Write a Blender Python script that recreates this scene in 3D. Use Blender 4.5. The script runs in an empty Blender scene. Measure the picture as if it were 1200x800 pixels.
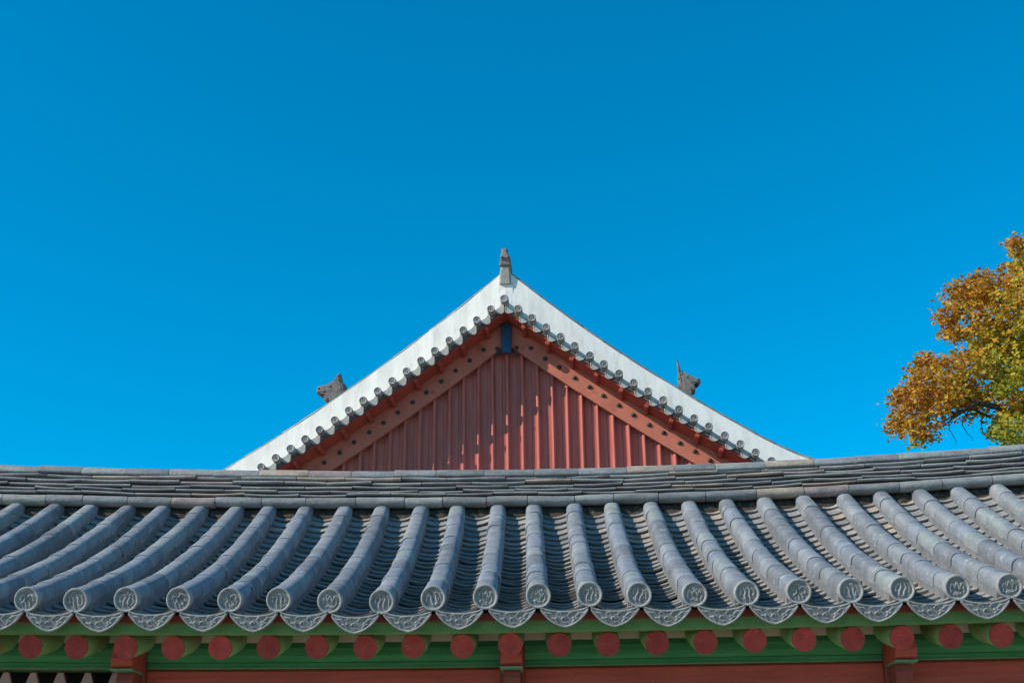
import bpy, math, random
from mathutils import Vector, Matrix, noise

random.seed(11)
R = math.radians
scene = bpy.context.scene
COL = scene.collection

# ------------------------------------------------------------------ camera, sky, sun, exposure
cam_d = bpy.data.cameras.new("camera")
cam = bpy.data.objects.new("camera", cam_d)
COL.objects.link(cam)
cam_d.sensor_width = 36.0
cam_d.lens = 45.0
cam_d.clip_end = 5000.0
cam.matrix_world = (Matrix.Translation((0, 0, 1.6)) @ Matrix.Rotation(R(90 + 22), 4, 'X')
                    @ Matrix.Rotation(-0.0121, 4, 'Z'))
scene.camera = cam

SUN_AZ, SUN_EL = 66.0, 33.3          # azimuth measured from straight behind the camera to its left
sa, se = R(SUN_AZ), R(SUN_EL)
sun_vec = Vector((-math.cos(se) * math.sin(sa), -math.cos(se) * math.cos(sa), math.sin(se)))
world = bpy.data.worlds.new("World")
scene.world = world
world.use_nodes = True
wn, wl = world.node_tree.nodes, world.node_tree.links
wn.clear()
sky = wn.new('ShaderNodeTexSky')
sky.sky_type = 'NISHITA'
sky.sun_disc = False
sky.sun_elevation = se
sky.sun_rotation = R(180 + SUN_AZ)
sky.altitude = 0
sky.air_density = 1.0
sky.dust_density = 0.0
sky.ozone_density = 4.0
hsv = wn.new('ShaderNodeHueSaturation')
hsv.inputs['Saturation'].default_value = 1.55
hsv.inputs['Hue'].default_value = 0.484
hsv.inputs['Value'].default_value = 1.25
bg = wn.new('ShaderNodeBackground')
bg.inputs['Strength'].default_value = 0.15
wo = wn.new('ShaderNodeOutputWorld')
wl.new(sky.outputs[0], hsv.inputs['Color'])
wl.new(hsv.outputs[0], bg.inputs['Color'])
wl.new(bg.outputs[0], wo.inputs['Surface'])

sun_d = bpy.data.lights.new("sun", 'SUN')
sun_d.energy = 5.0
sun_d.angle = R(0.5)
sun_d.color = (1.0, 0.91, 0.77)
sun = bpy.data.objects.new("sun", sun_d)
COL.objects.link(sun)
sun.rotation_euler = sun_vec.to_track_quat('Z', 'Y').to_euler()
sun.location = (-20, -20, 30)

scene.view_settings.view_transform = 'Standard'
scene.view_settings.look = 'None'
scene.view_settings.exposure = 0.0
scene.view_settings.gamma = 1.0
scene.view_settings.use_curve_mapping = False
try:
    scene.cycles.use_denoising = True
except Exception:
    pass


# ------------------------------------------------------------------ materials
def mat(name, c1, c2, scale=4.0, stretch=(1, 1, 1), rough=0.8, bump=0.0, bump_scale=30.0, islands=None,
        spots=None, spec=0.3, lo=0.35, hi=0.65, grain=0.0):
    """two-tone noise paint / clay; islands = ramp over whole pieces (each tile its own tone); spots = third colour in
    patches (lichen, bare wood)"""
    m = bpy.data.materials.new(name)
    m.use_nodes = True
    n, l = m.node_tree.nodes, m.node_tree.links
    b = n['Principled BSDF']
    b.inputs['Roughness'].default_value = rough
    b.inputs['Specular IOR Level'].default_value = spec
    tc = n.new('ShaderNodeTexCoord')
    mp = n.new('ShaderNodeMapping')
    mp.inputs['Scale'].default_value = stretch
    l.new(tc.outputs['Object'], mp.inputs['Vector'])
    nz = n.new('ShaderNodeTexNoise')
    nz.inputs['Scale'].default_value = scale
    nz.inputs['Detail'].default_value = 8
    nz.inputs['Roughness'].default_value = 0.65
    l.new(mp.outputs[0], nz.inputs['Vector'])
    rp = n.new('ShaderNodeValToRGB')
    rp.color_ramp.elements[0].position = lo
    rp.color_ramp.elements[1].position = hi
    rp.color_ramp.elements[0].color = (*c1, 1)
    rp.color_ramp.elements[1].color = (*c2, 1)
    l.new(nz.outputs['Fac'], rp.inputs[0])
    out = rp.outputs[0]
    if islands:
        ge = n.new('ShaderNodeNewGeometry')
        r2 = n.new('ShaderNodeValToRGB')
        r2.color_ramp.interpolation = 'CONSTANT'
        els = r2.color_ramp.elements
        els[0].position, els[0].color = islands[0][0], (*islands[0][1], 1)
        els[1].position, els[1].color = islands[1][0], (*islands[1][1], 1)
        for p, c in islands[2:]:
            e = els.new(p)
            e.color = (*c, 1)
        oi = n.new('ShaderNodeObjectInfo')
        ad = n.new('ShaderNodeMath')
        ad.operation = 'ADD'
        l.new(ge.outputs['Random Per Island'], ad.inputs[0])
        l.new(oi.outputs['Random'], ad.inputs[1])
        fr_ = n.new('ShaderNodeMath')
        fr_.operation = 'FRACT'
        l.new(ad.outputs[0], fr_.inputs[0])
        l.new(fr_.outputs[0], r2.inputs[0])
        mx = n.new('ShaderNodeMix')
        mx.data_type = 'RGBA'
        mx.blend_type = 'MULTIPLY'
        mx.inputs[0].default_value = 1.0
        l.new(out, mx.inputs[6])
        l.new(r2.outputs[0], mx.inputs[7])
        out = mx.outputs[2]
    if spots:
        col, sc, a, z = spots
        n3 = n.new('ShaderNodeTexNoise')
        n3.inputs['Scale'].default_value = sc
        n3.inputs['Detail'].default_value = 10
        n3.inputs['Roughness'].default_value = 0.7
        l.new(mp.outputs[0], n3.inputs['Vector'])
        mr = n.new('ShaderNodeMapRange')
        mr.inputs[1].default_value = a
        mr.inputs[2].default_value = z
        l.new(n3.outputs['Fac'], mr.inputs[0])
        mx = n.new('ShaderNodeMix')
        mx.data_type = 'RGBA'
        l.new(mr.outputs[0], mx.inputs[0])
        l.new(out, mx.inputs[6])
        mx.inputs[7].default_value = (*col, 1)
        out = mx.outputs[2]
    if grain:
        n4 = n.new('ShaderNodeTexNoise')
        n4.inputs['Scale'].default_value = 90
        n4.inputs['Detail'].default_value = 4
        l.new(tc.outputs['Object'], n4.inputs['Vector'])
        mr = n.new('ShaderNodeMapRange')
        mr.inputs[1].default_value = 0.3
        mr.inputs[2].default_value = 0.7
        mr.inputs[3].default_value = 1 - grain
        mr.inputs[4].default_value = 1 + grain
        l.new(n4.outputs['Fac'], mr.inputs[0])
        mx = n.new('ShaderNodeMix')
        mx.data_type = 'RGBA'
        mx.blend_type = 'MULTIPLY'
        mx.inputs[0].default_value = 1.0
        l.new(out, mx.inputs[6])
        l.new(mr.outputs[0], mx.inputs[7])
        out = mx.outputs[2]
    l.new(out, b.inputs['Base Color'])
    if bump:
        n2 = n.new('ShaderNodeTexNoise')
        n2.inputs['Scale'].default_value = bump_scale
        n2.inputs['Detail'].default_value = 6
        l.new(tc.outputs['Object'], n2.inputs['Vector'])
        bp = n.new('ShaderNodeBump')
        bp.inputs['Strength'].default_value = bump
        bp.inputs['Distance'].default_value = 0.01
        l.new(n2.outputs['Fac'], bp.inputs['Height'])
        l.new(bp.outputs[0], b.inputs['Normal'])
    return m


G = lambda v: (v, v, v)
TILE = mat('fired_clay_tile', (.155, .164, .183), (.272, .284, .308), 5, rough=.75, bump=.5, bump_scale=45, grain=.18,
           islands=[(0, G(.78)), (.15, G(.97)), (.36, (1.05, 1.04, 1.0)), (.52, (.95, .97, 1.02)), (.7, (1.12, 1.1, 1.06)), (.84, G(.9)), (.94, (1.08, 1.12, 1.02))],
           spots=((.40, .41, .36), 11, .57, .70), lo=.3, hi=.7)
TILE_CH = mat('channel_tile_clay', (.19, .19, .19), (.33, .32, .31), 6, rough=.8, bump=.4, grain=.15,
              islands=[(0, G(.8)), (.25, G(1.0)), (.5, (1.1, 1.04, .98)), (.75, G(.92)), (.92, (1.3, 1.1, .92))])
TILE_RIDGE = mat('ridge_tile_clay', (.17, .17, .175), (.29, .29, .285), 5, stretch=(1, 3, 3), rough=.8, bump=.5, grain=.2,
                 islands=[(0, G(.8)), (.2, G(1.0)), (.4, (1.08, 1.04, 1.0)), (.55, (.9, .92, .95)), (.74, (1.1, 1.12, 1.06)), (.88, (1.45, 1.18, .95)), (.95, (1.2, .95, .9))],
                 spots=((.36, .38, .33), 11, .6, .72))
FACE_D = mat('shade_painted_tile_field', (.15, .152, .155), (.25, .25, .245), 16, rough=.9, grain=.15)  # recess shade painted into the field colour so the lighter relief stands out
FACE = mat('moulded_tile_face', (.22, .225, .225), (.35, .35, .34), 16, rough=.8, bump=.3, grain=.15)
CLAY = mat('bedding_clay', (.03, .025, .022), (.10, .066, .045), 18, rough=.95, bump=.8, bump_scale=40, spots=((.4, .27, .15), 18, .6, .7))
BED = mat('lime_bedding', (.14, .145, .155), (.22, .225, .23), 9, rough=.95, bump=.5)
EDGE = mat('shade_painted_tile_edge', (.10, .09, .08), (.18, .165, .145), 20, rough=.95)  # dark colour paints the gap shadow onto each channel tile's front edge
MORTAR = mat('dark_mortar', (.07, .07, .075), (.13, .13, .13), 10, rough=.95)
GREEN = mat('green_dancheong_paint', (.032, .19, .068), (.065, .27, .105), 4, stretch=(.6, 9, 9), rough=.7, grain=.12,
            spots=((.16, .09, .05), 5, .64, .74))
RAFTER_GREEN = mat('rafter_light_green_paint', (.19, .37, .14), (.27, .46, .19), 5, rough=.7, grain=.15, spots=((.42, .17, .11), 3.2, .55, .7))
GREEN_L = mat('light_green_paint', (.10, .25, .085), (.16, .32, .12), 6, rough=.7, grain=.12, spots=((.22, .12, .07), 6, .6, .72))
GREEN_E = mat('pale_green_edge_paint', (.10, .22, .10), (.17, .28, .14), 9, rough=.7)
RED = mat('red_ochre_paint', (.33, .055, .03), (.46, .085, .05), 4, stretch=(.6, 7, 7), rough=.7, grain=.1,
          spots=((.12, .035, .028), 6, .6, .75))
RED_END = mat('rafter_end_red_paint', (.32, .036, .032), (.45, .062, .05), 12, rough=.65, grain=.15,
              islands=[(0, G(.78)), (.25, G(1.0)), (.5, (1.12, 1.1, 1.1)), (.75, G(.9))], spots=((.42, .16, .12), 16, .62, .72))
RED_DARK = mat('dark_red_paint', (.18, .04, .027), (.26, .054, .036), 5, rough=.75, grain=.1)
CREAM = mat('cream_plaster', (.62, .55, .40), (.74, .66, .50), 6, rough=.9)
SOFFIT = mat('pink_clay_soffit', (.34, .17, .11), (.45, .24, .16), 5, rough=.9)
PICKET = mat('faded_pink_picket_paint', (.33, .19, .17), (.42, .26, .23), 7, rough=.8)
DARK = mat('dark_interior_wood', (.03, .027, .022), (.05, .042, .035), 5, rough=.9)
WALLP = mat('courtyard_wall_plaster', (.6, .55, .45), (.7, .64, .52), 2, rough=.9)
STONE = mat('granite', (.36, .34, .31), (.48, .46, .42), 9, rough=.85, grain=.2)
G_RED = mat('gable_red_paint', (.43, .12, .095), (.55, .165, .128), 3, stretch=(6, 1, .5), rough=.75, grain=.08,
            spots=((.33, .115, .095), 2.2, .54, .7))
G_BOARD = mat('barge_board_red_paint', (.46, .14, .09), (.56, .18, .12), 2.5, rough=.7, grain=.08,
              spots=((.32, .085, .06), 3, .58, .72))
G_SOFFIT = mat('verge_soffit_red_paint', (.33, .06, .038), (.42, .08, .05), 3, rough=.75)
PLASTER = mat('white_lime_plaster', (.69, .65, .575), (.82, .785, .72), 2.2, stretch=(2.4, 2.4, .5), rough=.9, bump=.25, bump_scale=12,
              spots=((.55, .52, .455), 4, .54, .76), lo=.3, hi=.6)
VERGE = mat('verge_tile_clay', (.18, .178, .17), (.31, .30, .285), 12, rough=.8, grain=.2,
            islands=[(0, G(.85)), (.3, G(1.0)), (.6, G(1.12)), (.85, (1.15, 1.08, .98))])
VERGE_FACE = mat('verge_drip_face_clay', (.34, .325, .30), (.48, .455, .42), 12, rough=.85, grain=.15)
STUD = mat('dark_iron_stud', (.025, .035, .035), (.05, .06, .055), 20, rough=.6)
BLUE = mat('blue_paint', (.008, .05, .11), (.02, .09, .18), 10, rough=.6, grain=.15)
FIN = mat('weathered_grey_clay', (.13, .11, .105), (.24, .21, .19), 14, rough=.85, bump=.3, bump_scale=20, grain=.2)
FINB = mat('weathered_finial_base_clay', (.25, .23, .2), (.36, .33, .29), 10, rough=.85, grain=.2)
BARK = mat('bark', (.05, .038, .03), (.12, .09, .07), 10, stretch=(1, 1, .3), rough=.95, bump=.8)


def leaf_material():
    m = bpy.data.materials.new('autumn_leaf')
    m.use_nodes = True
    n, l = m.node_tree.nodes, m.node_tree.links
    b = n['Principled BSDF']
    at = n.new('ShaderNodeAttribute')
    at.attribute_name = 'leaf_tint'
    l.new(at.outputs['Color'], b.inputs['Base Color'])
    b.inputs['Roughness'].default_value = .55
    b.inputs['Specular IOR Level'].default_value = .3
    tr = n.new('ShaderNodeBsdfTranslucent')
    l.new(at.outputs['Color'], tr.inputs['Color'])
    mx = n.new('ShaderNodeMixShader')
    mx.inputs[0].default_value = .42
    l.new(b.outputs[0], mx.inputs[1])
    l.new(tr.outputs[0], mx.inputs[2])
    l.new(mx.outputs[0], n['Material Output'].inputs['Surface'])
    return m


LEAF = leaf_material()
GROUND = mat('packed_granite_sand', (.32, .27, .21), (.42, .36, .28), 1.5, rough=.95, bump=.4, grain=.1)


# ------------------------------------------------------------------ mesh helper
class MB:
    def __init__(self):
        self.v, self.f, self.s, self.m = [], [], [], []

    def add(self, vs, fs, smooth=False, mi=0):
        o = len(self.v)
        self.v += [tuple(p) for p in vs]
        for f in fs:
            self.f.append([i + o for i in f])
            self.s.append(smooth)
            self.m.append(mi)

    def box(self, c, size, rot=None, mi=0, bevel=0.0):
        x, y, z = size[0] / 2, size[1] / 2, size[2] / 2
        c = Vector(c)
        if bevel:
            b = bevel
            ring = [(-x + b, -y), (x - b, -y), (x, -y + b), (x, y - b), (x - b, y), (-x + b, y), (-x, y - b), (-x, -y + b)]
            k = [(x - b) / x, (y - b) / y]
            vs = []
            for zz, sx, sy in ((-z, k[0], k[1]), (-z + b, 1, 1), (z - b, 1, 1), (z, k[0], k[1])):
                vs += [Vector((px * sx, py * sy, zz)) for px, py in ring]
            fs = [[7, 6, 5, 4, 3, 2, 1, 0], [24 + i for i in range(8)]]
            for j in range(3):
                for i in range(8):
                    i2 = (i + 1) % 8
                    fs.append([j * 8 + i, j * 8 + i2, j * 8 + 8 + i2, j * 8 + 8 + i])
        else:
            vs = [Vector((a, b_, d)) for d in (-z, z) for b_ in (-y, y) for a in (-x, x)]
            fs = [[0, 2, 3, 1], [4, 5, 7, 6], [0, 1, 5, 4], [2, 6, 7, 3], [0, 4, 6, 2], [1, 3, 7, 5]]
        if rot is not None:
            vs = [rot @ p for p in vs]
        self.add([p + c for p in vs], fs, False, mi)

    def loft(self, rings, closed=True, cap0=True, cap1=True, smooth=True, mi=0):
        n = len(rings[0])
        vs = [p for r in rings for p in r]
        fs = []
        for j in range(len(rings) - 1):
            for i in range(n if closed else n - 1):
                i2 = (i + 1) % n
                fs.append([j * n + i, j * n + i2, (j + 1) * n + i2, (j + 1) * n + i])
        self.add(vs, fs, smooth, mi)
        if cap0:
            self.add(rings[0], [list(range(n))[::-1]], False, mi)
        if cap1:
            self.add(rings[-1], [list(range(n))], False, mi)

    def tube(self, pts, rad, seg=10, smooth=True, mi=0, caps=True):
        pts = [Vector(p) for p in pts]
        rings = []
        up = Vector((0, 0, 1))
        for i, p in enumerate(pts):
            t = (pts[min(i + 1, len(pts) - 1)] - pts[max(i - 1, 0)]).normalized()
            s = t.cross(up)
            if s.length < .05:
                s = t.cross(Vector((1, 0, 0)))
            s.normalize()
            nn = s.cross(t)
            r = rad[i] if isinstance(rad, (list, tuple)) else rad
            rings.append([p + s * (r * math.cos(a)) + nn * (r * math.sin(a)) for a in [2 * math.pi * k / seg for k in range(seg)]])
        self.loft(rings, True, caps, caps, smooth, mi)

    def dome(self, c, U, V, W, ru, rv, rw, nu=10, nv=4, mi=0):
        """half ellipsoid bump standing on the U,V plane and bulging along W"""
        c = Vector(c)
        vs = [c + W * rw]
        for j in range(1, nv + 1):
            a = math.pi / 2 * j / nv
            for i in range(nu):
                b = 2 * math.pi * i / nu
                vs.append(c + U * (ru * math.sin(a) * math.cos(b)) + V * (rv * math.sin(a) * math.sin(b)) + W * (rw * math.cos(a)))
        fs = [[0, 1 + i, 1 + (i + 1) % nu] for i in range(nu)]
        for j in range(nv - 1):
            for i in range(nu):
                i2 = (i + 1) % nu
                fs.append([1 + j * nu + i, 1 + (j + 1) * nu + i, 1 + (j + 1) * nu + i2, 1 + j * nu + i2])
        self.add(vs, fs, True, mi)

    def build(self, name, mats, parent=None):
        me = bpy.data.meshes.new(name)
        me.from_pydata(self.v, [], self.f)
        if not isinstance(mats, (list, tuple)):
            mats = [mats]
        for m in mats:
            me.materials.append(m)
        me.polygons.foreach_set('use_smooth', self.s)
        me.polygons.foreach_set('material_index', self.m)
        me.update()
        o = bpy.data.objects.new(name, me)
        COL.objects.link(o)
        if parent is not None:
            o.parent = parent
        return o


def empty(name, loc, rz, label, cat):
    o = bpy.data.objects.new(name, None)
    o.empty_display_size = .3
    COL.objects.link(o)
    o.location = loc
    o.rotation_euler = (0, 0, rz)
    o['label'] = label
    o['category'] = cat
    return o


def jit(a):
    return random.uniform(-a, a)


# ------------------------------------------------------------------ ground
g = MB()
N = 24
gs = [-1200 + 2400 * i / N for i in range(N + 1)]
g.add([(x, y, 0) for y in gs for x in gs],
      [[j * (N + 1) + i, j * (N + 1) + i + 1, (j + 1) * (N + 1) + i + 1, (j + 1) * (N + 1) + i] for j in range(N) for i in range(N)])
o = g.build('ground', GROUND)
o['kind'] = 'structure'

# ================================================================== low corridor building in front
FY = -0.0231
cor = empty('tiled_corridor', (.1437, 8.1698, 0), FY,
            'low building in front with grey tiled roof, green eaves and red rafter ends', 'building')
L_RUN = 2.652
SP = 0.3295


def ze(x):                       # height of the round tile centres along the eave
    return 3.145 + (.0035 if x < 0 else .0022) * x * x


def zt(x):                       # height of the tile crowns where they run under the ridge
    return 4.437 + (.0045 if x < 0 else .0066) * x * x


EX = {-10: -3.284, -9: -2.965, -8: -2.638, -7: -2.299, -6: -1.969, -5: -1.655, -4: -1.327, -3: -.994, -2: -.665, -1: -.332,
      0: .005, 1: .332, 2: .646, 3: .997, 4: 1.327, 5: 1.656, 6: 1.984, 7: 2.307, 8: 2.653, 9: 2.983}
EZ = {-3: -.016, -4: -.009, -2: .003, -1: .007, 0: .009, 1: .012, 2: .004}
TX = {-14: -4.587, -13: -4.244, -12: -3.937, -11: -3.605, -10: -3.289, -9: -2.958, -8: -2.643, -7: -2.355, -6: -2.03, -5: -1.686,
      -4: -1.358, -3: -1.023, -2: -.697, -1: -.348, 0: -.035, 1: .315, 2: .645, 3: .988, 4: 1.315, 5: 1.643, 6: 1.969, 7: 2.312,
      8: 2.658, 9: 2.976, 10: 3.314, 11: 3.645, 12: 3.98}
K0, K1 = -24, 22


def ext(d, k):
    if k in d:
        return d[k]
    lo, hi = min(d), max(d)
    return d[lo] + (k - lo) * SP if k < lo else d[hi] + (k - hi) * SP


ROWS = {}
for k in range(K0, K1 + 1):
    xe, xt = ext(EX, k), ext(TX, k)
    ROWS[k] = (xe, ze(xe) + EZ.get(k, jit(.004)), xt, zt(xt) - .078)
SAG = .085


def rpos(row, t):
    xe, z0, xt, z1 = row
    return Vector((xe + (xt - xe) * t, L_RUN * t, z0 + (z1 - z0) * t - 4 * SAG * t * (1 - t)))


def rframe(row, t):
    T = (rpos(row, t + .01) - rpos(row, t - .01)).normalized()
    S = T.cross(Vector((0, 0, 1))).normalized()
    return rpos(row, t), T, S, S.cross(T)


def round_row(k):
    row = ROWS[k]
    mb = MB()
    nt = 9
    arc = [R(180 * i / 14) for i in range(15)]
    cuts = [0] + sorted((j + random.uniform(-.22, .22)) / nt * 1.045 for j in range(1, nt)) + [1.045]
    for j in range(nt):
        t0, t1 = cuts[j], cuts[j + 1]
        ou, ov, yw = jit(.0045), jit(.003), jit(.006)
        if k in TX and random.random() < .12:
            yw *= 2.2
        ra, rb = .0735 + jit(.0018), .0685 + jit(.0015)
        rings = []
        for q in (0, .02, .5, .985):
            t = t0 + (t1 - t0) * q
            P, T, S, Nn = rframe(row, t)
            r = ra + (rb - ra) * q - (.003 if q == 0 else 0)
            P = P + S * (ou + yw * (q - .5)) + Nn * ov
            rings.append([P + S * r * 1.01 - Nn * .03] + [P + S * (r * math.copysign(abs(math.cos(a)) ** .74, math.cos(a))) + Nn * (r * abs(math.sin(a)) ** .8) for a in arc] + [P - S * r * 1.01 - Nn * .03])
        mb.loft(rings, False, True, True, True, 0)
    # clay bed under the tiles
    rings = []
    for i in range(13):
        t = .012 + max(0, (i - 1) / 11) * 1.03 + (.03 if i == 1 else .035 if i == 2 else 0)
        P, T, S, Nn = rframe(row, t)
        w = .071 + jit(.002)
        lo = -.082 if i < 2 else -.15
        rings.append([P + S * -w + Nn * lo, P + S * -w + Nn * -.016, P + S * w + Nn * -.016, P + S * w + Nn * lo])
    mb.loft(rings, True, True, True, False, 1)
    return mb.build('round_tile_row', [TILE, BED], cor)


def end_disc(k, parent):
    """moulded round end tile: raised rim, recessed field, lotus-like lumps"""
    P, T, S, Nn = rframe(ROWS[k], 0)
    W = (-T + Nn * .10).normalized()
    V = (Nn + T * .10).normalized()
    a0 = jit(.30)
    U2 = S * math.cos(a0) + V * math.sin(a0)
    V2 = V * math.cos(a0) - S * math.sin(a0)
    P = P + W * .004
    mb = MB()
    prof = [(.079, -.05), (.0805, .010), (.077, .015), (.070, .015), (.064, .004), (.03, .002), (.0, .002)]
    seg = 28
    rings = []
    for r, w in prof[:-1]:
        rings.append([P + U2 * (r * math.cos(2 * math.pi * i / seg)) + V2 * (r * math.sin(2 * math.pi * i / seg)) + W * w for i in range(seg)])
    mb.loft(rings[:5], True, False, False, True)
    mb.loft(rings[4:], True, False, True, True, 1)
    def stroke(pts, r, lift=.007):
        mb.tube([P + U2 * (u + jit(.002)) + V2 * (v + jit(.002)) + W * lift for u, v in pts], r, 6)
    kind = random.choice((0, 0, 1, 0, 2, 1))
    wr = random.uniform(.62, .9)                # moulds worn by different amounts
    if kind == 0:
        stroke([(-.040, -.026), (-.044, .004), (-.034, .028), (-.022, .022), (-.017, -.004), (-.008, .016), (.002, .034)], .0066 * wr, .005 * wr)
        stroke([(.002, .034), (.010, .012), (.014, -.016), (.022, .006), (.031, .026), (.042, .012), (.044, -.014), (.036, -.032)], .0066 * wr, .005 * wr)
        stroke([(-.030, -.040), (-.012, -.026), (.004, -.040), (.020, -.034)], .006 * wr, .005 * wr)
    elif kind == 1:
        stroke([(-.012, -.044), (-.018, -.012), (-.008, .010), (-.016, .036)], .0078 * wr, .005 * wr)
        stroke([(.016, -.040), (.012, -.010), (.022, .014), (.012, .040)], .0078 * wr, .005 * wr)
        stroke([(-.044, -.014), (-.040, .014), (-.030, .030)], .006 * wr, .005 * wr)
        stroke([(.046, -.012), (.042, .016), (.032, .032)], .006 * wr, .005 * wr)
    elif kind == 2:
        stroke([(-.046, .006), (-.030, .030), (-.010, .018), (-.014, -.008), (-.032, -.020), (-.020, -.042)], .0070 * wr, .005 * wr)
        stroke([(.044, .010), (.026, .032), (.006, .022), (.012, -.004), (.030, -.016), (.018, -.040)], .0070 * wr, .005 * wr)
        stroke([(-.004, -.020), (.0, -.050)], .006 * wr, .005 * wr)
    for q in range(5):
        a, b = random.uniform(0, 6.28), random.uniform(.012, .052)
        stroke([(b * math.cos(a), b * math.sin(a)), (b * math.cos(a + .35), b * math.sin(a + .35) + .004), (b * math.cos(a + .6), b * math.sin(a + .6))], .0036, .004)
    for q in range(3):
        a = random.uniform(0, 6.28)
        mb.dome(P + U2 * (.04 * math.cos(a)) + V2 * (.04 * math.sin(a)) + W * .001, U2, V2, W, random.uniform(.006, .011), random.uniform(.006, .012), .009, 8, 3)
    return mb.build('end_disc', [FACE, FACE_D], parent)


def mid_row(k):
    a, b = ROWS[k], ROWS[k + 1]
    return tuple((p + q) / 2 for p, q in zip(a, b))


def channel_row(k):
    row = mid_row(k)
    ra, rb = ROWS[k], ROWS[k + 1]
    mb = MB()
    nt = 23
    for j in range(nt + 1):
        t0 = j / nt * 1.0 - .004
        t1 = t0 + 1.55 / nt
        lift = (.031 if j > 2 else .020) + jit(.004)
        tw = jit(.006)
        ou = jit(.005)
        hw = .145
        rings = []
        th = .016 + jit(.002)
        for q in (0, 1):
            t = t0 + (t1 - t0) * q
            P, T, S, Nn = rframe(row, t)
            up = (lift if q == 0 else 0.0) - .114 + .05 * max(0, (t - .72) / .28) ** 1.5
            top = []
            for i in range(9):
                u = -1 + i / 4
                top.append(P + S * (u * hw + ou) + Nn * (up + .046 * u * u + tw * u))
            bot = [p - Nn * th for p in top[::-1]]
            rings.append(top + bot)
        mb.loft(rings, True, False, True, False)
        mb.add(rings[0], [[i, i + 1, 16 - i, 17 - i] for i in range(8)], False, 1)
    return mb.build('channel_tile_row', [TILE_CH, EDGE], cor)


def drip_tile(k, parent):
    """crescent eave tile with a pointed lower edge and raised cloud scrolls"""
    row = mid_row(k)
    P, T, S, Nn = rframe(row, -.004)
    Zv = Vector((0, 0, 1))
    W = Vector((0, -1, -.28)).normalized()
    V = (Zv - W * Zv.dot(W)).normalized()
    U = V.cross(W) * -1
    if U.x < 0:
        U = -U
    P = P + Vector((0, -.012, jit(.003)))
    hw = .152 + jit(.003)
    pt = jit(.008)
    n = 20

    def vt(s):
        return -.099 + .026 * s * s

    def vb(s):
        return -.094 - .072 * (1 - abs(s) ** 2.6) - .036 * (1 - abs(s))
    mb = MB()
    front, back = [], []
    us = [-1 + 2 * i / n for i in range(n + 1)]
    outline = [(s * hw + pt * (1 - abs(s)), vb(s)) for s in us] + [(s * hw + pt * (1 - abs(s)), max(vt(s), vb(s) + .002)) for s in us[::-1]]
    fr = [P + U * u + V * v + W * .010 for u, v in outline]
    bk = [P + U * u + V * v - W * .012 for u, v in outline]
    m2 = len(outline)
    fs = []
    for i in range(n):
        fs.append([i, i + 1, m2 - 2 - i, m2 - 1 - i])
        fs.append([m2 + i + 1, m2 + i, 2 * m2 - 1 - i, 2 * m2 - 2 - i])
    for i in range(m2):
        i2 = (i + 1) % m2
        fs.append([i, m2 + i, m2 + i2, i2])
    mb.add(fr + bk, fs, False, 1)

    def stroke(pts, r, lift=.011):
        mb.tube([P + U * u + V * v + W * lift for u, v in pts], r, 6)
    stroke([(s * hw * .965 + pt * (1 - abs(s)), vb(s) + .006) for s in us], .0065)
    stroke([(s * hw * .95, vt(s) - .004) for s in us], .0045)
    # central curl
    c = (pt * .8, -.146)
    sp = [(c[0] + (.004 + .0032 * i) * math.cos(i * .62), c[1] + (.004 + .0026 * i) * math.sin(i * .62)) for i in range(9)]
    stroke(sp, .005, .012)
    # side clouds
    for sg in (-1, 1):
        for (a, b_, cc, r) in ((.30, .56, .2, .0048), (.42, .76, .5, .0045), (.5, .88, .78, .004), (.12, .34, .72, .0045), (.66, .92, .3, .004)):
            pts = []
            for i in range(7):
                q = i / 6
                s = sg * (a + (b_ - a) * q)
                lo, hi = vb(s), vt(s)
                w = cc + .16 * math.sin(q * math.pi) + .08 * q
                pts.append((s * hw + pt * (1 - abs(s)), lo + (hi - lo) * min(.92, max(.1, w))))
            stroke(pts, [r * (.7 + .6 * math.sin(math.pi * i / 6)) for i in range(7)], .011)
        s = sg * .36
        mb.dome(P + U * (s * hw) + V * (vb(s) + (vt(s) - vb(s)) * .5) + W * .009, U, V, W, .010, .008, .010, 8, 3)
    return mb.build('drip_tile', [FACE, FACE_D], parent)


for k in range(K0, K1 + 1):
    rw = round_row(k)
    end_disc(k, rw)
for k in range(K0, K1):
    cr = channel_row(k)
    drip_tile(k, cr)

XL, XR = ROWS[K0][0] - .15, ROWS[K1][0] + .15
XS = [XL + (XR - XL) * i / 60 for i in range(61)]


def strip(name, material, prof, zf, xs=XS, parent=None, wob=0.0):
    """a long member along the eave; prof = closed (ly, dz) outline, zf(x) = reference height"""
    mb = MB()
    rings = []
    for x in xs:
        w = jit(wob) if wob else 0
        rings.append([Vector((x, a, zf(x) + b + w)) for a, b in prof])
    mb.loft(rings, True, True, True, False)
    return mb.build(name, material, parent or cor)


# roof body: front deck under the tiles and back slope
mb = MB()
nt = 12
top, bot = [], []
for side in (0, 1):
    pass
rings = []
for x in XS:
    ring = []
    xt = x
    for i in range(nt + 1):
        t = i / nt
        z = ze(x) + (zt(x) - .078 - ze(x)) * t - 4 * SAG * t * (1 - t) - .155
        ring.append(Vector((x, .24 + (L_RUN - .09) * t, z + .01)))
    ring.append(Vector((x, 2.95, zt(x) - .1)))
    for i in range(1, nt + 1):
        t = 1 - i / nt
        z = ze(x) + (zt(x) - .078 - ze(x)) * t - 4 * SAG * t * (1 - t) - .03
        ring.append(Vector((x, 5.65 - L_RUN * t, z)))
    ring.append(Vector((x, 5.60, ze(x) - .12)))
    ring.append(Vector((x, 2.8, zt(x) - .45)))
    rings.append(ring)
mb.loft(rings, True, True, True, False)
mb.build('roof_deck', MORTAR, cor)

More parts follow.
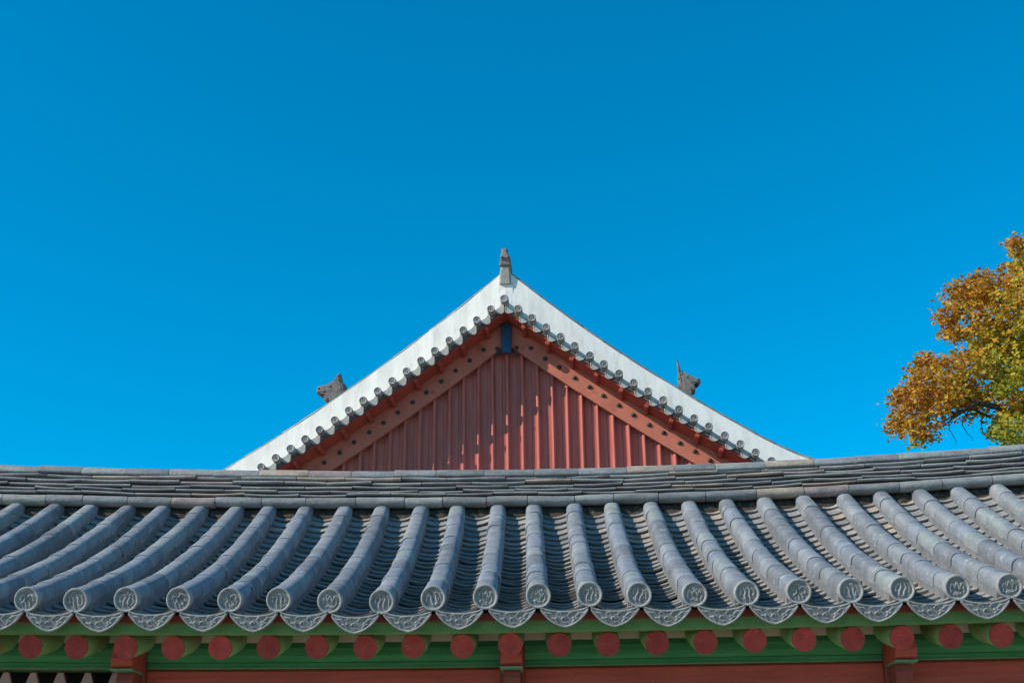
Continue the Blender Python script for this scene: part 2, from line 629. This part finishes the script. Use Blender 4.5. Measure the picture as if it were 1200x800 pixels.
# eave boards (all follow the slight upward sweep of the eave)
strip('tile_batten_board', RED_DARK, [(.085, -.127), (.22, -.120), (.22, -.05), (.085, -.082)], ze)
strip('eave_board', GREEN_L, [(.135, -.19), (.225, -.19), (.225, -.10), (.135, -.118)], ze)
strip('soffit', SOFFIT, [(.228, -.184), (.62, -.07), (.62, -.045), (.228, -.15)], ze)
strip('infill_plaster', CREAM, [(.60, -.20), (.66, -.20), (.66, -.07), (.60, -.075)], ze)


def rafter(x):
    z0 = ze(x) - .265 + jit(.004)
    mb = MB()
    sl = .30
    yaw = jit(.006)
    pts = [Vector((x, .235, z0)), Vector((x + yaw * .3, .45, z0 + .215 * sl)), Vector((x + yaw, .85, z0 + .65 * sl)), Vector((x + yaw * 2, 1.6, z0 + 1.4 * sl))]
    mb.tube(pts, [.077, .086, .090, .092], 18, True, 0)
    T = (pts[1] - pts[0]).normalized()
    o = mb.build('rafter', RAFTER_GREEN, cor)
    m2 = MB()
    m2.tube([pts[0] - T * .004, pts[0] + T * .006], [.0775, .0785], 22, False)
    m2.build('rafter_end', RED_END, o)


for i in range(-16, 37):
    rafter(-3.325 + .3145 * i + jit(.006))

# purlin, its support plate, lintel, columns and beam heads
BX = [-2.737 + 2.555 * j for j in range(-3, 6)]
XLL = [BX[0] - .4 + i * .25 for i in range(int((BX[-1] - BX[0] + .8) / .25) + 1)]
zp = lambda x: 0.0 + (.003 if x < 0 else .0006) * x * x
for j in range(len(BX) - 1):
    xs = [BX[j] + .085 + (BX[j + 1] - BX[j] - .17) * i / 6 for i in range(7)]
    strip('purlin', GREEN, [(.60, 2.842), (.615, 2.838), (.82, 2.838), (.84, 2.86), (.84, 2.97), (.80, 2.995), (.64, 2.995), (.602, 2.975), (.588, 2.93), (.588, 2.88)], zp, xs)
    strip('purlin_plate', GREEN, [(.610, 2.806), (.80, 2.806), (.80, 2.836), (.610, 2.836)], zp, xs)
    strip('plate_edge', GREEN_E, [(.602, 2.797), (.80, 2.797), (.80, 2.804), (.602, 2.804)], zp, xs)
    if j != 2:
        strip('lintel', RED, [(.63, 2.50), (.82, 2.50), (.82, 2.795), (.64, 2.795), (.624, 2.78), (.624, 2.52)], zp, xs)
        mbw = MB()
        xm, wd = (BX[j] + BX[j + 1]) / 2, BX[j + 1] - BX[j] - .18
        mbw.box((xm, .74, 1.45), (wd, .12, 2.09))
        mbw.build('wall_panel', WALLP, cor)
        mbw = MB()
        mbw.box((xm, .72, .32), (wd, .2, .16))
        mbw.build('sill_beam', RED, cor)
    else:
        # gateway bay: a row of pointed pickets over the opening
        mbw = MB()
        xm, wd = (BX[j] + BX[j + 1]) / 2, BX[j + 1] - BX[j] - .18
        mbw.box((xm, .73, 2.30), (wd, .12, .12))
        mbw.build('picket_rail', RED, cor)
        n = 13
        for i in range(n):
            xx = xm - wd / 2 + .06 + (wd - .12) * i / (n - 1)
            m = MB()
            pr = [(-.075, 2.365), (.075, 2.365), (.075, 2.62), (.018, 2.78), (-.018, 2.78), (-.075, 2.62)]
            m.loft([[Vector((xx + a, .67, b + zp(xx))) for a, b in pr], [Vector((xx + a, .70, b + zp(xx))) for a, b in pr]], True, True, True, False)
            m.build('picket', PICKET, cor)
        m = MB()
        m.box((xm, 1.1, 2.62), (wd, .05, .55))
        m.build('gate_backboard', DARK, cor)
        for sg in (-1, 1):
            m = MB()
            m.box((xm + sg * wd * .25, .76, 1.24), (wd * .49, .07, 1.96))
            o = m.build('gate_leaf', RED_DARK, cor)
            m = MB()
            m.tube([(xm + sg * .12, .70, 1.2 + .05 * math.cos(a)) if False else (xm + sg * .12 + .05 * math.sin(a), .70, 1.2 + .05 * math.cos(a)) for a in [2 * math.pi * i / 12 for i in range(13)]], .008, 6)
            m.build('ring_handle', STUD, o)
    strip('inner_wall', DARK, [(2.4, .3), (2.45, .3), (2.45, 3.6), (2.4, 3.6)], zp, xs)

for x in BX:
    zo = zp(x)
    m = MB()
    m.box((x, .69, 1.55 + zo / 2), (.165, .24, 2.88 + zo), bevel=.012)
    m.build('column', RED_DARK, cor)
    m = MB()
    # stepped beam head poking out under the rafters, lower edge curved
    out = [(.70, 2.765), (.36, 2.765), (.325, 2.785), (.31, 2.83), (.33, 2.90), (.38, 2.945), (.70, 2.945)]
    w = .07
    m.loft([[Vector((x - w, a, b + zo)) for a, b in out], [Vector((x + w, a, b + zo)) for a, b in out]], True, True, True, False)
    hd = m.build('beam_head', RED, cor)
    m = MB()
    m.box((x, .515, 2.757 + zo), (.146, .37, .011))
    m.build('beam_head_edge', GREEN_E, hd)
    m = MB()
    out = [(.70, 2.52), (.60, 2.52), (.50, 2.56), (.44, 2.63), (.42, 2.70), (.43, 2.748), (.70, 2.748)]
    w = .055
    m.loft([[Vector((x - w, a, b + zo)) for a, b in out], [Vector((x + w, a, b + zo)) for a, b in out]], True, True, True, False)
    m.build('bracket_arm', RED_DARK, cor)
m = MB()
m.box(((XL + XR) / 2, 2.8, .11), (XR - XL - 1.0, 5.0, .22))
m.build('stone_base', STONE, cor)
m = MB()
m.box(((XL + XR) / 2, 4.9, 1.7), (XR - XL - 1.2, .15, 2.9))
m.build('rear_wall', WALLP, cor)

# ---------------------------------------------------------------- ridge: clay infill, round course, five flat courses, round cap
def zrb(x):
    return 4.452 + (.0047 if x < 0 else .0066) * x * x


def zrt(x):
    return 4.805 + (.0058 if x < 0 else .0077) * x * x


core = strip('ridge', MORTAR, [(2.745, -.06), (2.89, -.06), (2.89, .30), (2.745, .30)], zrb)
m = MB()
rings = []
nx = 420
for i in range(nx + 1):
    x = XL + (XR - XL) * i / nx
    d = noise.noise(Vector((x * 9, 0, 1))) * .02 + noise.noise(Vector((x * 25, 3, 1))) * .012
    d2 = noise.noise(Vector((x * 11, 7, 2))) * .02
    zb = zrb(x)
    rings.append([Vector((x, 2.67 + d, zb - .24)), Vector((x, 2.69 + d2, zb - .16)), Vector((x, 2.72 + d, zb - .06 + d2 * .5)), Vector((x, 2.74, zb - .0)), Vector((x, 2.74, zb - .24))])
m.loft(rings, True, True, True, True)
m.build('clay_bedding', CLAY, core)


def course(name, h0, h1, ly, ln, roundness, wob, amp):
    """one run of tiles laid along the ridge; h0..h1 are fractions of the ridge height"""
    m = MB()
    x = XL + random.uniform(0, .3)
    while x < XR:
        ll = ln * random.uniform(.82, 1.15)
        x1 = min(x + ll, XR)
        dy, dz0, dz1 = jit(wob), jit(amp), jit(amp)
        bow = random.uniform(-.2, 1.0) * amp
        rings = []
        for i in range(6):
            q = i / 5
            xx = x + .002 + (x1 - x - .005) * q
            H = zrt(xx) - zrb(xx)
            za, zb = zrb(xx) + H * h0, zrb(xx) + H * h1
            dz = dz0 + (dz1 - dz0) * q - bow * 4 * q * (1 - q)
            fr = ly + dy + (.004 if i in (0, 5) else 0)
            zm, hh = (za + zb) / 2 + dz, (zb - za) / 2 * (.97 if i in (0, 5) else 1)
            ring = []
            for a in (-88, -60, -30, 0, 30, 60, 88):
                ring.append(Vector((xx, fr + roundness * (1 - math.cos(R(a))), zm + hh * math.sin(R(a)))))
            ring += [Vector((xx, 5.63 - fr - roundness, zm + hh)), Vector((xx, 5.63 - fr - roundness, zm - hh))]
            rings.append(ring)
        m.loft(rings, True, True, True, True)
        x = x1 + .001
    return m.build(name, TILE_RIDGE, core)


course('round_tile_course', -.01, .245, 2.655, .40, .05, .004, .004)
fr = [.255, .352, .452, .556, .668, .795]
lens = [.46, .42, .5, .44, .46]
for i in range(5):
    course('flat_tile_course', fr[i] + .012, fr[i + 1] - .022, 2.668 + .008 * i, lens[i], .022, .011, .0095)

m = MB()
x = XL
while x < XR:
    ll = .40 * random.uniform(.9, 1.1)
    x1 = min(x + ll, XR)
    rings = []
    dz, dy = jit(.004), jit(.006)
    for q, rr in ((0, .078), (.06, .0795), (.94, .0775), (1, .0745)):
        xx = x + .002 + (x1 - x - .004) * q
        zc = zrt(xx) - .077 + dz
        rings.append([Vector((xx, 2.81 + dy + rr * 1.35 * math.cos(a), zc + rr * math.sin(a))) for a in [R(-5 + 190 * i / 12) for i in range(13)]])
    m.loft(rings, True, True, True, True)
    x = x1
m.build('cap_tile_course', TILE_RIDGE, core)

# ================================================================== great hall behind, gable end
HB = -0.06
ex = Vector((math.cos(HB), math.sin(HB), 0))
hall = empty('great_hall', Vector((0, 24, 0)) + ex * -.1, HB,
             'large hall behind, red boarded gable under white plastered roof ridges', 'building')
ZA = 11.9


def D(d):
    d = abs(d)
    return .79 * d - .0175 * d * d


def Dt(d):                       # top of the white descending ridge (settled unevenly on the two sides)
    if d < 0:
        return D(d) - (.57 + .27 * math.exp(d / 3))
    return D(d) - (.52 + .35 * math.exp(-d / 2.2)) - .12 * max(0, d - 4.9) ** 2


def sl(d):
    s = 1 if d >= 0 else -1
    return s * (.79 - .035 * abs(d))


DM = 6.9
GP = .17                         # depth of the plank wall behind the verge
# planked gable wall
m = MB()
x = -DM
pw = .1475
while x < DM:
    a, b = x + .003, x + pw - .003
    za, zb = ZA - D(a) - .36, ZA - D(b) - .36
    dy = jit(.004)
    z0 = 7.2
    if min(za, zb) > z0 + .1:
        m.add([(a, GP + dy, z0), (b, GP + dy, z0), (b, GP + .06, z0), (a, GP + .06, z0), (a, GP + dy, za), (b, GP + dy, zb), (b, GP + .06, zb), (a, GP + .06, za)],
              [[0, 1, 5, 4], [1, 2, 6, 5], [3, 0, 4, 7], [4, 5, 6, 7], [2, 3, 7, 6]])
    x += pw
gw = m.build('gable_wall', G_RED, hall)
m = MB()
n = 40
m.loft([[Vector((-DM, yy, 7.2)), Vector((DM, yy, 7.2))] + [Vector((d, yy, ZA - D(d) - .34)) for d in [DM - 2 * DM * i / n for i in range(n + 1)]] for yy in (GP + .065, GP + .2)], True, True, True, False)
m.build('backing', G_RED, hall)
i0 = int(DM / .295)
for i in range(-i0, i0 + 1):
    d = .0 + i * .295 + jit(.013)
    zt_ = ZA - D(abs(d) + .05) - .49
    if zt_ < 7.6:
        continue
    m = MB()
    w = .042 + jit(.004)
    lean = jit(.012)
    dep = .115 + jit(.01)
    zs = [7.2, 8.4, 9.3, 9.9, zt_] if zt_ > 10.2 else [7.2, 7.2 + (zt_ - 7.2) * .6, zt_]
    rings = []
    for q, zz in enumerate(zs):
        xo = d + lean * (zz - 9) * .3 + jit(.003)
        rings.append([Vector((xo - w * math.cos(a), GP - dep * math.sin(a) ** .8 if 0 < a < 3.1 else GP - .001, zz)) for a in [math.pi * k / 10 for k in range(11)]])
    m.loft(rings, False, False, False, True)
    m.build('batten', G_RED, gw)

DS = [DM * i / 40 for i in range(41)]


def verge_strip(name, material, lo, hi, y0, y1, sg, ds=DS, parent=None, smooth=False):
    m = MB()
    rings = []
    for d in ds:
        rings.append([Vector((sg * d, y0, ZA - D(d) - lo)), Vector((sg * d, y1, ZA - D(d) - lo)), Vector((sg * d, y1, ZA - D(d) - hi)), Vector((sg * d, y0, ZA - D(d) - hi))])
    m.loft(rings, True, True, True, smooth)
    return m.build(name, material, parent or hall)


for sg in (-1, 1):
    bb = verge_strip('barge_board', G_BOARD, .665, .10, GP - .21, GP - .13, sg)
    for i in range(22):
        d = .19 + .285 * i + jit(.012)
        m = MB()
        m.dome((sg * d, GP - .209, ZA - D(d) - (.415 if i else .605) + jit(.012)), Vector((1, 0, 0)), Vector((0, 0, 1)), Vector((0, -1, 0)), .048, .048, .04, 10, 4)
        m.build('nail_cap', STUD, bb)
    m = MB()
    m.dome((sg * .19, GP - .209, ZA - .865), Vector((1, 0, 0)), Vector((0, 0, 1)), Vector((0, -1, 0)), .045, .045, .04, 10, 4)
    m.build('nail_cap', STUD, bb)
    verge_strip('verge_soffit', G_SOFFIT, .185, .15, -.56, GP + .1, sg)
    for i in range(14):
        d = .38 + .465 * i + jit(.015)
        m = MB()
        rot = Matrix.Rotation(math.atan(sl(sg * d)), 3, 'Y')
        m.box((sg * d, -.17, ZA - D(d) - .222), (.085, .74, .08), rot, bevel=.01)
        m.build('verge_rafter', G_SOFFIT, hall)
    # tiles laid across the verge: round tile with end disc, drip tile between
    d = .27
    while d < DM - .2:
        s = sl(sg * d)
        T = Vector((1, 0, -s)).normalized()
        Nn = Vector((s, 0, 1)).normalized()
        W = Vector((0, -1, 0))
        P = Vector((sg * d, 0, ZA - D(d))) + T * jit(.01)
        r = .078 + jit(.003)
        m = MB()
        seg = 18
        rings = []
        yf = -.775 + jit(.012)
        for rr, yy in ((r, -.2), (r, yf), (r * .96, yf - .008), (r * .84, yf - .008), (r * .78, yf), (r * .3, yf + .002)):
            rings.append([P + T * (rr * math.cos(2 * math.pi * i / seg)) + Nn * (rr * math.sin(2 * math.pi * i / seg)) + Vector((0, yy, 0)) for i in range(seg)])
        m.loft(rings, True, False, True, True)
        for (u, v) in ((-.02, .012), (.022, .01), (0, -.028), (0, .034)):
            m.dome(P + T * u + Nn * v + Vector((0, yf, 0)), T, Nn, W, .011, .015, .012, 7, 3)
        m.build('verge_tile', VERGE, hall)
        d += .2757
    d = .135
    first = True
    while d < DM - .2:
        s = sl(sg * d)
        T = Vector((1, 0, -s)).normalized()
        Nn = Vector((s, 0, 1)).normalized()
        P = Vector((sg * d, -.61 + jit(.008), ZA - D(d)))
        m = MB()
        n = 10
        us = [-1 + 2 * i / n for i in range(n + 1)]
        hw = .135
        vt = lambda q: -.02 + .05 * q * q
        vb = lambda q: .005 - .17 * (1 - abs(q) ** 2.2)
        ol = [(q * hw, vb(q)) for q in us] + [(q * hw, max(vt(q), vb(q) + .004)) for q in us[::-1]]
        # face plate
        m.loft([[P + T * u + Nn * v + Vector((0, 0, 0)) for u, v in ol], [P + T * u + Nn * v + Vector((0, .025, 0)) for u, v in ol]], True, False, False, False)
        k2 = len(ol)
        f0 = [P + T * u + Nn * v for u, v in ol]
        m.add(f0, [[i, i + 1, k2 - 2 - i, k2 - 1 - i] for i in range(n)])
        m.tube([P + T * (q * hw * .95) + Nn * (vb(q) + .008) + Vector((0, -.003, 0)) for q in us], .009, 6)
        # curved channel tile running back behind the face
        rg = []
        for yy in (.02, .5):
            tp = [P + T * (q * hw) + Nn * vt(q) + Vector((0, yy, 0)) for q in us]
            rg.append(tp + [p - Nn * .022 for p in tp[::-1]])
        m.loft(rg, True, True, True, False)
        m.build('verge_drip_tile', VERGE_FACE, hall)
        d += .2757
    # bed under the verge tiles closing the gap
    verge_strip('verge_bed', MORTAR, .145, .03, -.60, .2, sg)
    # white plastered descending ridge with a grey tile cap
    m = MB()
    ds = [6.6 * i / 44 for i in range(45)]
    rings = []
    for d in ds:
        w = noise.noise(Vector((d * 3, sg, 0))) * .012
        zt1, zb1 = ZA - Dt(sg * d) + noise.noise(Vector((d * 1.7, sg, 5))) * .018, ZA - D(d) + .02
        rings.append([Vector((sg * d, -.40 + w, zb1)), Vector((sg * d, -.36 + w, (zb1 + zt1) / 2)), Vector((sg * d, -.33 + w, zt1 - .02)), Vector((sg * d, -.30 + w, zt1)), Vector((sg * d, .05, zt1)), Vector((sg * d, .05, zb1))])
    m.loft(rings, True, True, True, False)
    dr = m.build('descending_ridge', PLASTER, hall)
    m = MB()
    d = .13
    while d < 6.55:
        d1 = min(d + .36, 6.6)
        rings = []
        for q, rr in ((0, .082), (.96, .092), (1, .084)):
            dd = d + (d1 - d - .004) * q
            s = sl(sg * dd) * sg
            zc = ZA - Dt(sg * dd) - .004 + jit(.006)
            rings.append([Vector((sg * dd, -.13 + .185 * math.cos(a), zc + rr * math.sin(a))) for a in [R(180 * i / 10) for i in range(11)]])
        m.loft(rings, False, True, True, True)
        d = d1
    m.build('cap_tile_course', VERGE, dr)
    # tiled roof slope running back
    m = MB()
    rings = []
    ys = []
    y = -.30
    while y < 14:
        ys += [(y, 0), (y + .05, .06), (y + .09, .075), (y + .13, .06), (y + .18, 0)]
        y += .36
    for d in [DM * i / 16 for i in range(17)]:
        rings.append([Vector((sg * d, yy, ZA - D(d) - .12 + hh)) for yy, hh in ys])
    m.loft(rings, False, False, False, True)
    m.build('roof_slope', TILE, hall)
    # slope continues down to the long eaves
    m = MB()
    rings = []
    for q in range(9):
        d = DM - .05 + 3.2 * q / 8
        z = ZA - D(DM) - .12 - .50 * (d - DM) + .03 * (d - DM) ** 2
        rings.append([Vector((sg * d, yy, z + hh)) for yy, hh in ys])
    m.loft(rings, False, False, False, True)
    m.build('lower_roof_slope', TILE, hall)

# blue painted post where the barge boards meet
m = MB()
m.box((-.01, GP - .255, ZA - .575), (.205, .085, .63), bevel=.012)
m.build('apex_post', BLUE, hall)
# small apex verge tile
m = MB()
rings = []
for rr, yy in ((.085, -.2), (.085, -.75), (.07, -.758), (.06, -.75), (.02, -.748)):
    rings.append([Vector((rr * math.cos(2 * math.pi * i / 18), yy, ZA + .02 + rr * math.sin(2 * math.pi * i / 18))) for i in range(18)])
m.loft(rings, True, False, True, True)
m.build('verge_tile', VERGE, hall)

# main ridge running back, with its end finial
m = MB()
rings = []
for i in range(15):
    y = -.36 + i
    zt1 = ZA + .72 + .004 * (i - 7) ** 2 - .19
    rings.append([Vector((-.17, y, ZA - .1)), Vector((-.13, y, zt1)), Vector((.13, y, zt1)), Vector((.17, y, ZA - .1))])
m.loft(rings, True, True, True, False)
mr = m.build('main_ridge', PLASTER, hall)
m = MB()
rings = []
for z, w, y0, y1, xo in ((.50, .118, -.41, .35, 0), (.72, .108, -.42, .36, 0), (.88, .098, -.42, .36, .005), (.90, .118, -.46, .36, .005), (.95, .118, -.47, .34, .005),
                         (.98, .088, -.44, .30, .0), (1.06, .105, -.48, .24, .01), (1.12, .085, -.46, .2, -.005), (1.22, .062, -.38, .1, -.01), (1.32, .066, -.34, .0, -.015), (1.35, .03, -.3, -.1, -.015)):
    z = ZA + z
    rings.append([Vector((xo - w, y0 + .03, z)), Vector((xo - w + .03, y0, z)), Vector((xo + w - .03, y0, z)), Vector((xo + w, y0 + .03, z)), Vector((xo + w, y1, z)), Vector((xo - w, y1, z))])
m.loft(rings[:3], True, True, True, False, 1)
m.loft(rings[2:], True, True, True, False, 0)
for sg in (-1, 1):
    m.dome((sg * .06, -.47, ZA + 1.06), Vector((1, 0, 0)), Vector((0, 0, 1)), Vector((0, -1, 0)), .03, .03, .03, 8, 3)
    m.dome((sg * .09, -.3, ZA + 1.0), Vector((0, 1, 0)), Vector((0, 0, 1)), Vector((sg, 0, 0)), .1, .06, .035, 8, 3)
m.build('ridge_finial', [FIN, FINB], hall)


def dragon(pts, eyes, teeth, label):
    """animal head sitting on the descending ridge: rounded carved block grown from its side outline"""
    m = MB()
    n = len(pts)
    cx = sum(p[0] for p in pts) / n
    cz = sum(p[1] for p in pts) / n
    rings = []
    for y, k in ((-.30, .55), (-.29, .80), (-.25, .94), (-.18, 1.0), (-.08, 1.0), (-.01, .94), (.03, .80), (.04, .55)):
        rings.append([Vector((cx + (p[0] - cx) * k, y, ZA - (cz + (p[1] - cz) * k))) for p in pts])
    m.loft(rings, True, True, True, False)
    for (ux, uz, r) in eyes:
        m.dome((ux, -.285, ZA - uz), Vector((1, 0, 0)), Vector((0, 0, 1)), Vector((0, -1, 0)), r, r, r * .8, 10, 4)
    for a, b, r in teeth:
        m.tube([(a[0], -.27, ZA - a[1]), ((a[0] + b[0]) / 2 + .01, -.29, ZA - (a[1] + b[1]) / 2), (b[0], -.27, ZA - b[1])], [r, r, r * .4], 7)
    o = m.build('dragon_head', FIN, hall)
    o['label'] = label
    return o


dragon([(-3.16, 1.72), (-3.22, 1.50), (-3.29, 1.42), (-3.33, 1.25), (-3.37, 1.26), (-3.40, 1.37), (-3.52, 1.43), (-3.62, 1.50), (-3.70, 1.50), (-3.77, 1.51), (-3.81, 1.57),
        (-3.80, 1.65), (-3.73, 1.69), (-3.68, 1.66), (-3.63, 1.65), (-3.60, 1.71), (-3.66, 1.78), (-3.60, 1.84), (-3.53, 1.84), (-3.50, 1.98), (-3.3, 1.9)],
       [(-3.52, 1.55, .04), (-3.75, 1.58, .03), (-3.36, 1.40, .03)],
       [((-3.34, 1.45), (-3.30, 1.75), .02), ((-3.42, 1.6), (-3.34, 1.8), .018), ((-3.7, 1.68), (-3.55, 1.7), .015)],
       'blunt grey dragon head facing left')
dragon([(3.36, 1.75), (3.37, 1.50), (3.40, 1.44), (3.44, 1.45), (3.46, 1.42), (3.51, 1.53), (3.56, 1.50), (3.63, 1.55), (3.72, 1.60), (3.80, 1.62),
        (3.81, 1.68), (3.76, 1.73), (3.70, 1.70), (3.65, 1.73), (3.64, 1.79), (3.70, 1.82), (3.69, 1.88), (3.62, 1.9), (3.60, 2.02), (3.5, 1.98)],
       [(3.54, 1.59, .035), (3.74, 1.65, .025), (3.44, 1.52, .03)],
       [((3.395, 1.62), (3.37, 1.24), .034), ((3.40, 1.5), (3.41, 1.8), .018), ((3.5, 1.66), (3.48, 1.84), .018), ((3.7, 1.72), (3.6, 1.76), .013)],
       'dark dragon head with a tall thin horn, facing right')

# lower hipped skirt roof and body of the hall (behind the corridor ridge)
m = MB()
rings = []
xs = []
x = -10.2
while x < 10.2:
    xs += [(x, 0), (x + .05, .06), (x + .09, .075), (x + .13, .06), (x + .18, 0)]
    x += .36
for q in range(9):
    t = q / 8
    hw = 10.1 - 3.0 * (1 - t)
    rings.append([Vector((xx * hw / 10.2, -.02 - 3.4 * t, 7.25 - 1.55 * t + .35 * t * t * .4 + hh)) for xx, hh in xs])
m.loft(rings, False, False, False, True)
m.build('skirt_roof', TILE, hall)
m = MB()
m.box((0, 6.2, 3.2), (15.6, 15.5, 5.6))
m.build('body_wall', RED_DARK, hall)
m = MB()
m.box((0, 6.2, .3), (18.5, 18.5, .6))
m.build('stone_platform', STONE, hall)

# ================================================================== autumn tree on the right
TY = 31.0
tree = empty('autumn_tree', (16.3, TY, 0), 0, 'broad tree with orange, gold and yellow-green autumn leaves, right of the red gable', 'tree')


def px2(px, py, dy=0.0):
    """tree design sheet: sheet units to metres around the trunk"""
    X, Y = (px - 600) / 1500, (400 - py) / 1500
    cr, sr = math.cos(.0121), math.sin(.0121)
    x, y = X * cr + Y * sr, -X * sr + Y * cr
    c, s = math.cos(R(22)), math.sin(R(22))
    t = (TY + dy) / (c - y * s)
    return Vector((x * t - 16.3, dy, 1.6 + (s + y * c) * t))


LOBES = [(1068, 468, 24, .95), (1092, 452, 30, .9), (1056, 497, 15, .85), (1112, 470, 28, .85), (1078, 500, 20, .8), (1086, 428, 17, .9), (1128, 440, 28, .7),
         (1150, 470, 18, .5), (1128, 350, 24, .9), (1150, 335, 18, .9), (1108, 372, 11, .9), (1120, 385, 14, .75), (1150, 375, 30, .7), (1175, 345, 26, .8), (1195, 320, 20, .7),
         (1192, 288, 13, .75), (1203, 300, 16, .5), (1155, 415, 28, .35), (1185, 395, 32, .45), (1180, 440, 30, .25), (1205, 430, 36, .3), (1205, 360, 32, .5), (1180, 477, 17, .6),
         (1205, 478, 22, .35), (1165, 505, 13, .15), (1190, 508, 18, .1), (1215, 505, 26, .1), (1240, 335, 40, .5), (1240, 292, 26, .6), (1250, 400, 50, .35), (1290, 250, 46, .6),
         (1300, 330, 56, .4), (1310, 430, 60, .3), (1250, 480, 40, .2), (1370, 300, 56, .5), (1380, 400, 60, .4), (1440, 380, 50, .6), (1460, 450, 44, .7), (1400, 480, 50, .5), (1330, 500, 46, .3),
         (1350, 230, 40, .6), (1420, 310, 40, .7)]
ORANGE = [(.60, .27, .02), (.64, .33, .03), (.52, .19, .02), (.62, .38, .04), (.42, .19, .06)]
GOLD = [(.62, .42, .04), (.54, .40, .04), (.64, .45, .045), (.44, .37, .04)]
OLIVE = [(.44, .40, .04), (.36, .36, .04), (.50, .45, .05), (.26, .28, .035)]
lv, lf, lc = [], [], []


def leaf(p, size, col):
    a = Vector((random.gauss(0, 1), random.gauss(0, 1), random.gauss(0, .7))).normalized()
    b = a.cross(Vector((random.gauss(0, 1), random.gauss(0, 1), random.gauss(0, 1)))).normalized()
    nn = a.cross(b)
    o = len(lv)
    w = size * random.uniform(.34, .5)
    for q in (p - a * size * .5, p + b * w + nn * w * .3, p + a * size * .55, p - b * w + nn * w * .3):
        lv.append(tuple(q))
    lf.append((o, o + 1, o + 2))
    lf.append((o, o + 2, o + 3))
    k = random.uniform(.78, 1.2)
    lc.extend([(col[0] * k, col[1] * k, col[2] * k, 1)] * 6)


lobe_pts = []
for (px, py, r, warm) in LOBES:
    inside = px < 1225
    for rep in range(2 if inside else 3):
        dy = random.uniform(-.9, .9) if rep == 0 else random.uniform(-2.2, 2.6)
        if not inside:
            dy = random.uniform(-3.5, 3.5)
        rr = r / 1500 * 33.5
        c0 = px2(px + jit(r * .15 * rep), py + jit(r * .15 * rep), dy)
        lobe_pts.append((c0, rr))
        nspray = int((19 if inside else 14) * (rr / .5) ** 2.0) + 4
        for s in range(nspray):
            # each spray: a twig end with a fan of leaves
            v = Vector((random.gauss(0, 1), random.gauss(0, 1), random.gauss(0, 1))).normalized()
            q = c0 + v * rr * random.uniform(.15, 1.12) ** .6
            w = warm + .09 + .25 * noise.noise(q * 1.3) + jit(.22) + .10 * v.z
            for li in range(random.randint(9, 24)):
                p = q + Vector((random.gauss(0, .11), random.gauss(0, .11), random.gauss(0, .07)))
                ww = w + jit(.15)
                pal = ORANGE if ww > .74 else GOLD if ww > .38 else OLIVE
                leaf(p, random.uniform(.06, .15), random.choice(pal))
me = bpy.data.meshes.new('crown')
me.from_pydata(lv, [], lf)
ca = me.color_attributes.new('leaf_tint', 'FLOAT_COLOR', 'CORNER')
ca.data.foreach_set('color', [x for c in lc for x in c])
me.materials.append(LEAF)
crown = bpy.data.objects.new('crown', me)
COL.objects.link(crown)
crown.parent = tree

m = MB()
m.tube([(0, 0, 0), (.06, .03, 1.4), (-.05, .05, 3.0), (.1, 0, 4.6), (.0, 0, 6.3), (-.1, .1, 8.3), (.1, .1, 10.4)], [.42, .33, .29, .25, .2, .13, .05], 14)
trunk = m.build('trunk', BARK, tree)


def limb(path, r0, r1):
    m = MB()
    pts = []
    n = 12
    # smooth through control points
    cp = [Vector(p) for p in path]
    cp = [cp[0] * 2 - cp[1]] + cp + [cp[-1] * 2 - cp[-2]]
    for i in range(1, len(cp) - 2):
        for q in range(6):
            t = q / 6
            a, b, c, d = cp[i - 1], cp[i], cp[i + 1], cp[i + 2]
            pts.append(.5 * ((2 * b) + (c - a) * t + (2 * a - 5 * b + 4 * c - d) * t * t + (3 * b - a - 3 * c + d) * t ** 3))
    pts.append(cp[-2])
    k = len(pts)
    pts = [p + Vector((jit(.02), jit(.02), jit(.02))) for p in pts]
    m.tube(pts, [r0 + (r1 - r0) * i / (k - 1) for i in range(k)], 8)
    return m.build('limb', BARK, tree)


limb([(0, 0, 4.4), px2(1250, 505, -.3), px2(1195, 487, -.5), px2(1150, 473, -.6), px2(1118, 484, -.7), px2(1085, 480, -.6)], .14, .018)
limb([px2(1165, 478, -.55), px2(1140, 470, -.3), px2(1110, 450, -.2), px2(1090, 440, -.1)], .05, .012)
limb([px2(1195, 487, -.5), px2(1165, 490, -.2), px2(1135, 480, .1), px2(1105, 500, .2)], .05, .008)
limb([(0, 0, 5.0), px2(1240, 440, .4), px2(1190, 400, .3), px2(1150, 365, .2), px2(1125, 350, .2)], .13, .015)
limb([(0, 0, 6.0), px2(1250, 380, .4), px2(1210, 330, .3), px2(1195, 290, .2)], .1, .012)
limb([px2(1190, 400, .3), px2(1160, 425, .2), px2(1130, 430, 0)], .05, .012)
limb([(0, 0, 5.4), px2(1330, 420, 1), px2(1400, 400, 1.6), px2(1450, 420, 1.6)], .12, .02)
limb([(0, 0, 6.4), px2(1330, 330, .6), px2(1380, 290, .8)], .1, .02)
for (a, b, c) in (((1118, 484), (1112, 500), (1122, 520)), ((1135, 480), (1128, 497), (1140, 515)), ((1160, 478), (1150, 495), (1155, 512)), ((1130, 482), (1105, 493), (1085, 505)), ((1175, 482), (1172, 498), (1180, 515))):
    limb([px2(*a, -.6), px2(*b, -.5), px2(*c, -.4)], .02, .006)
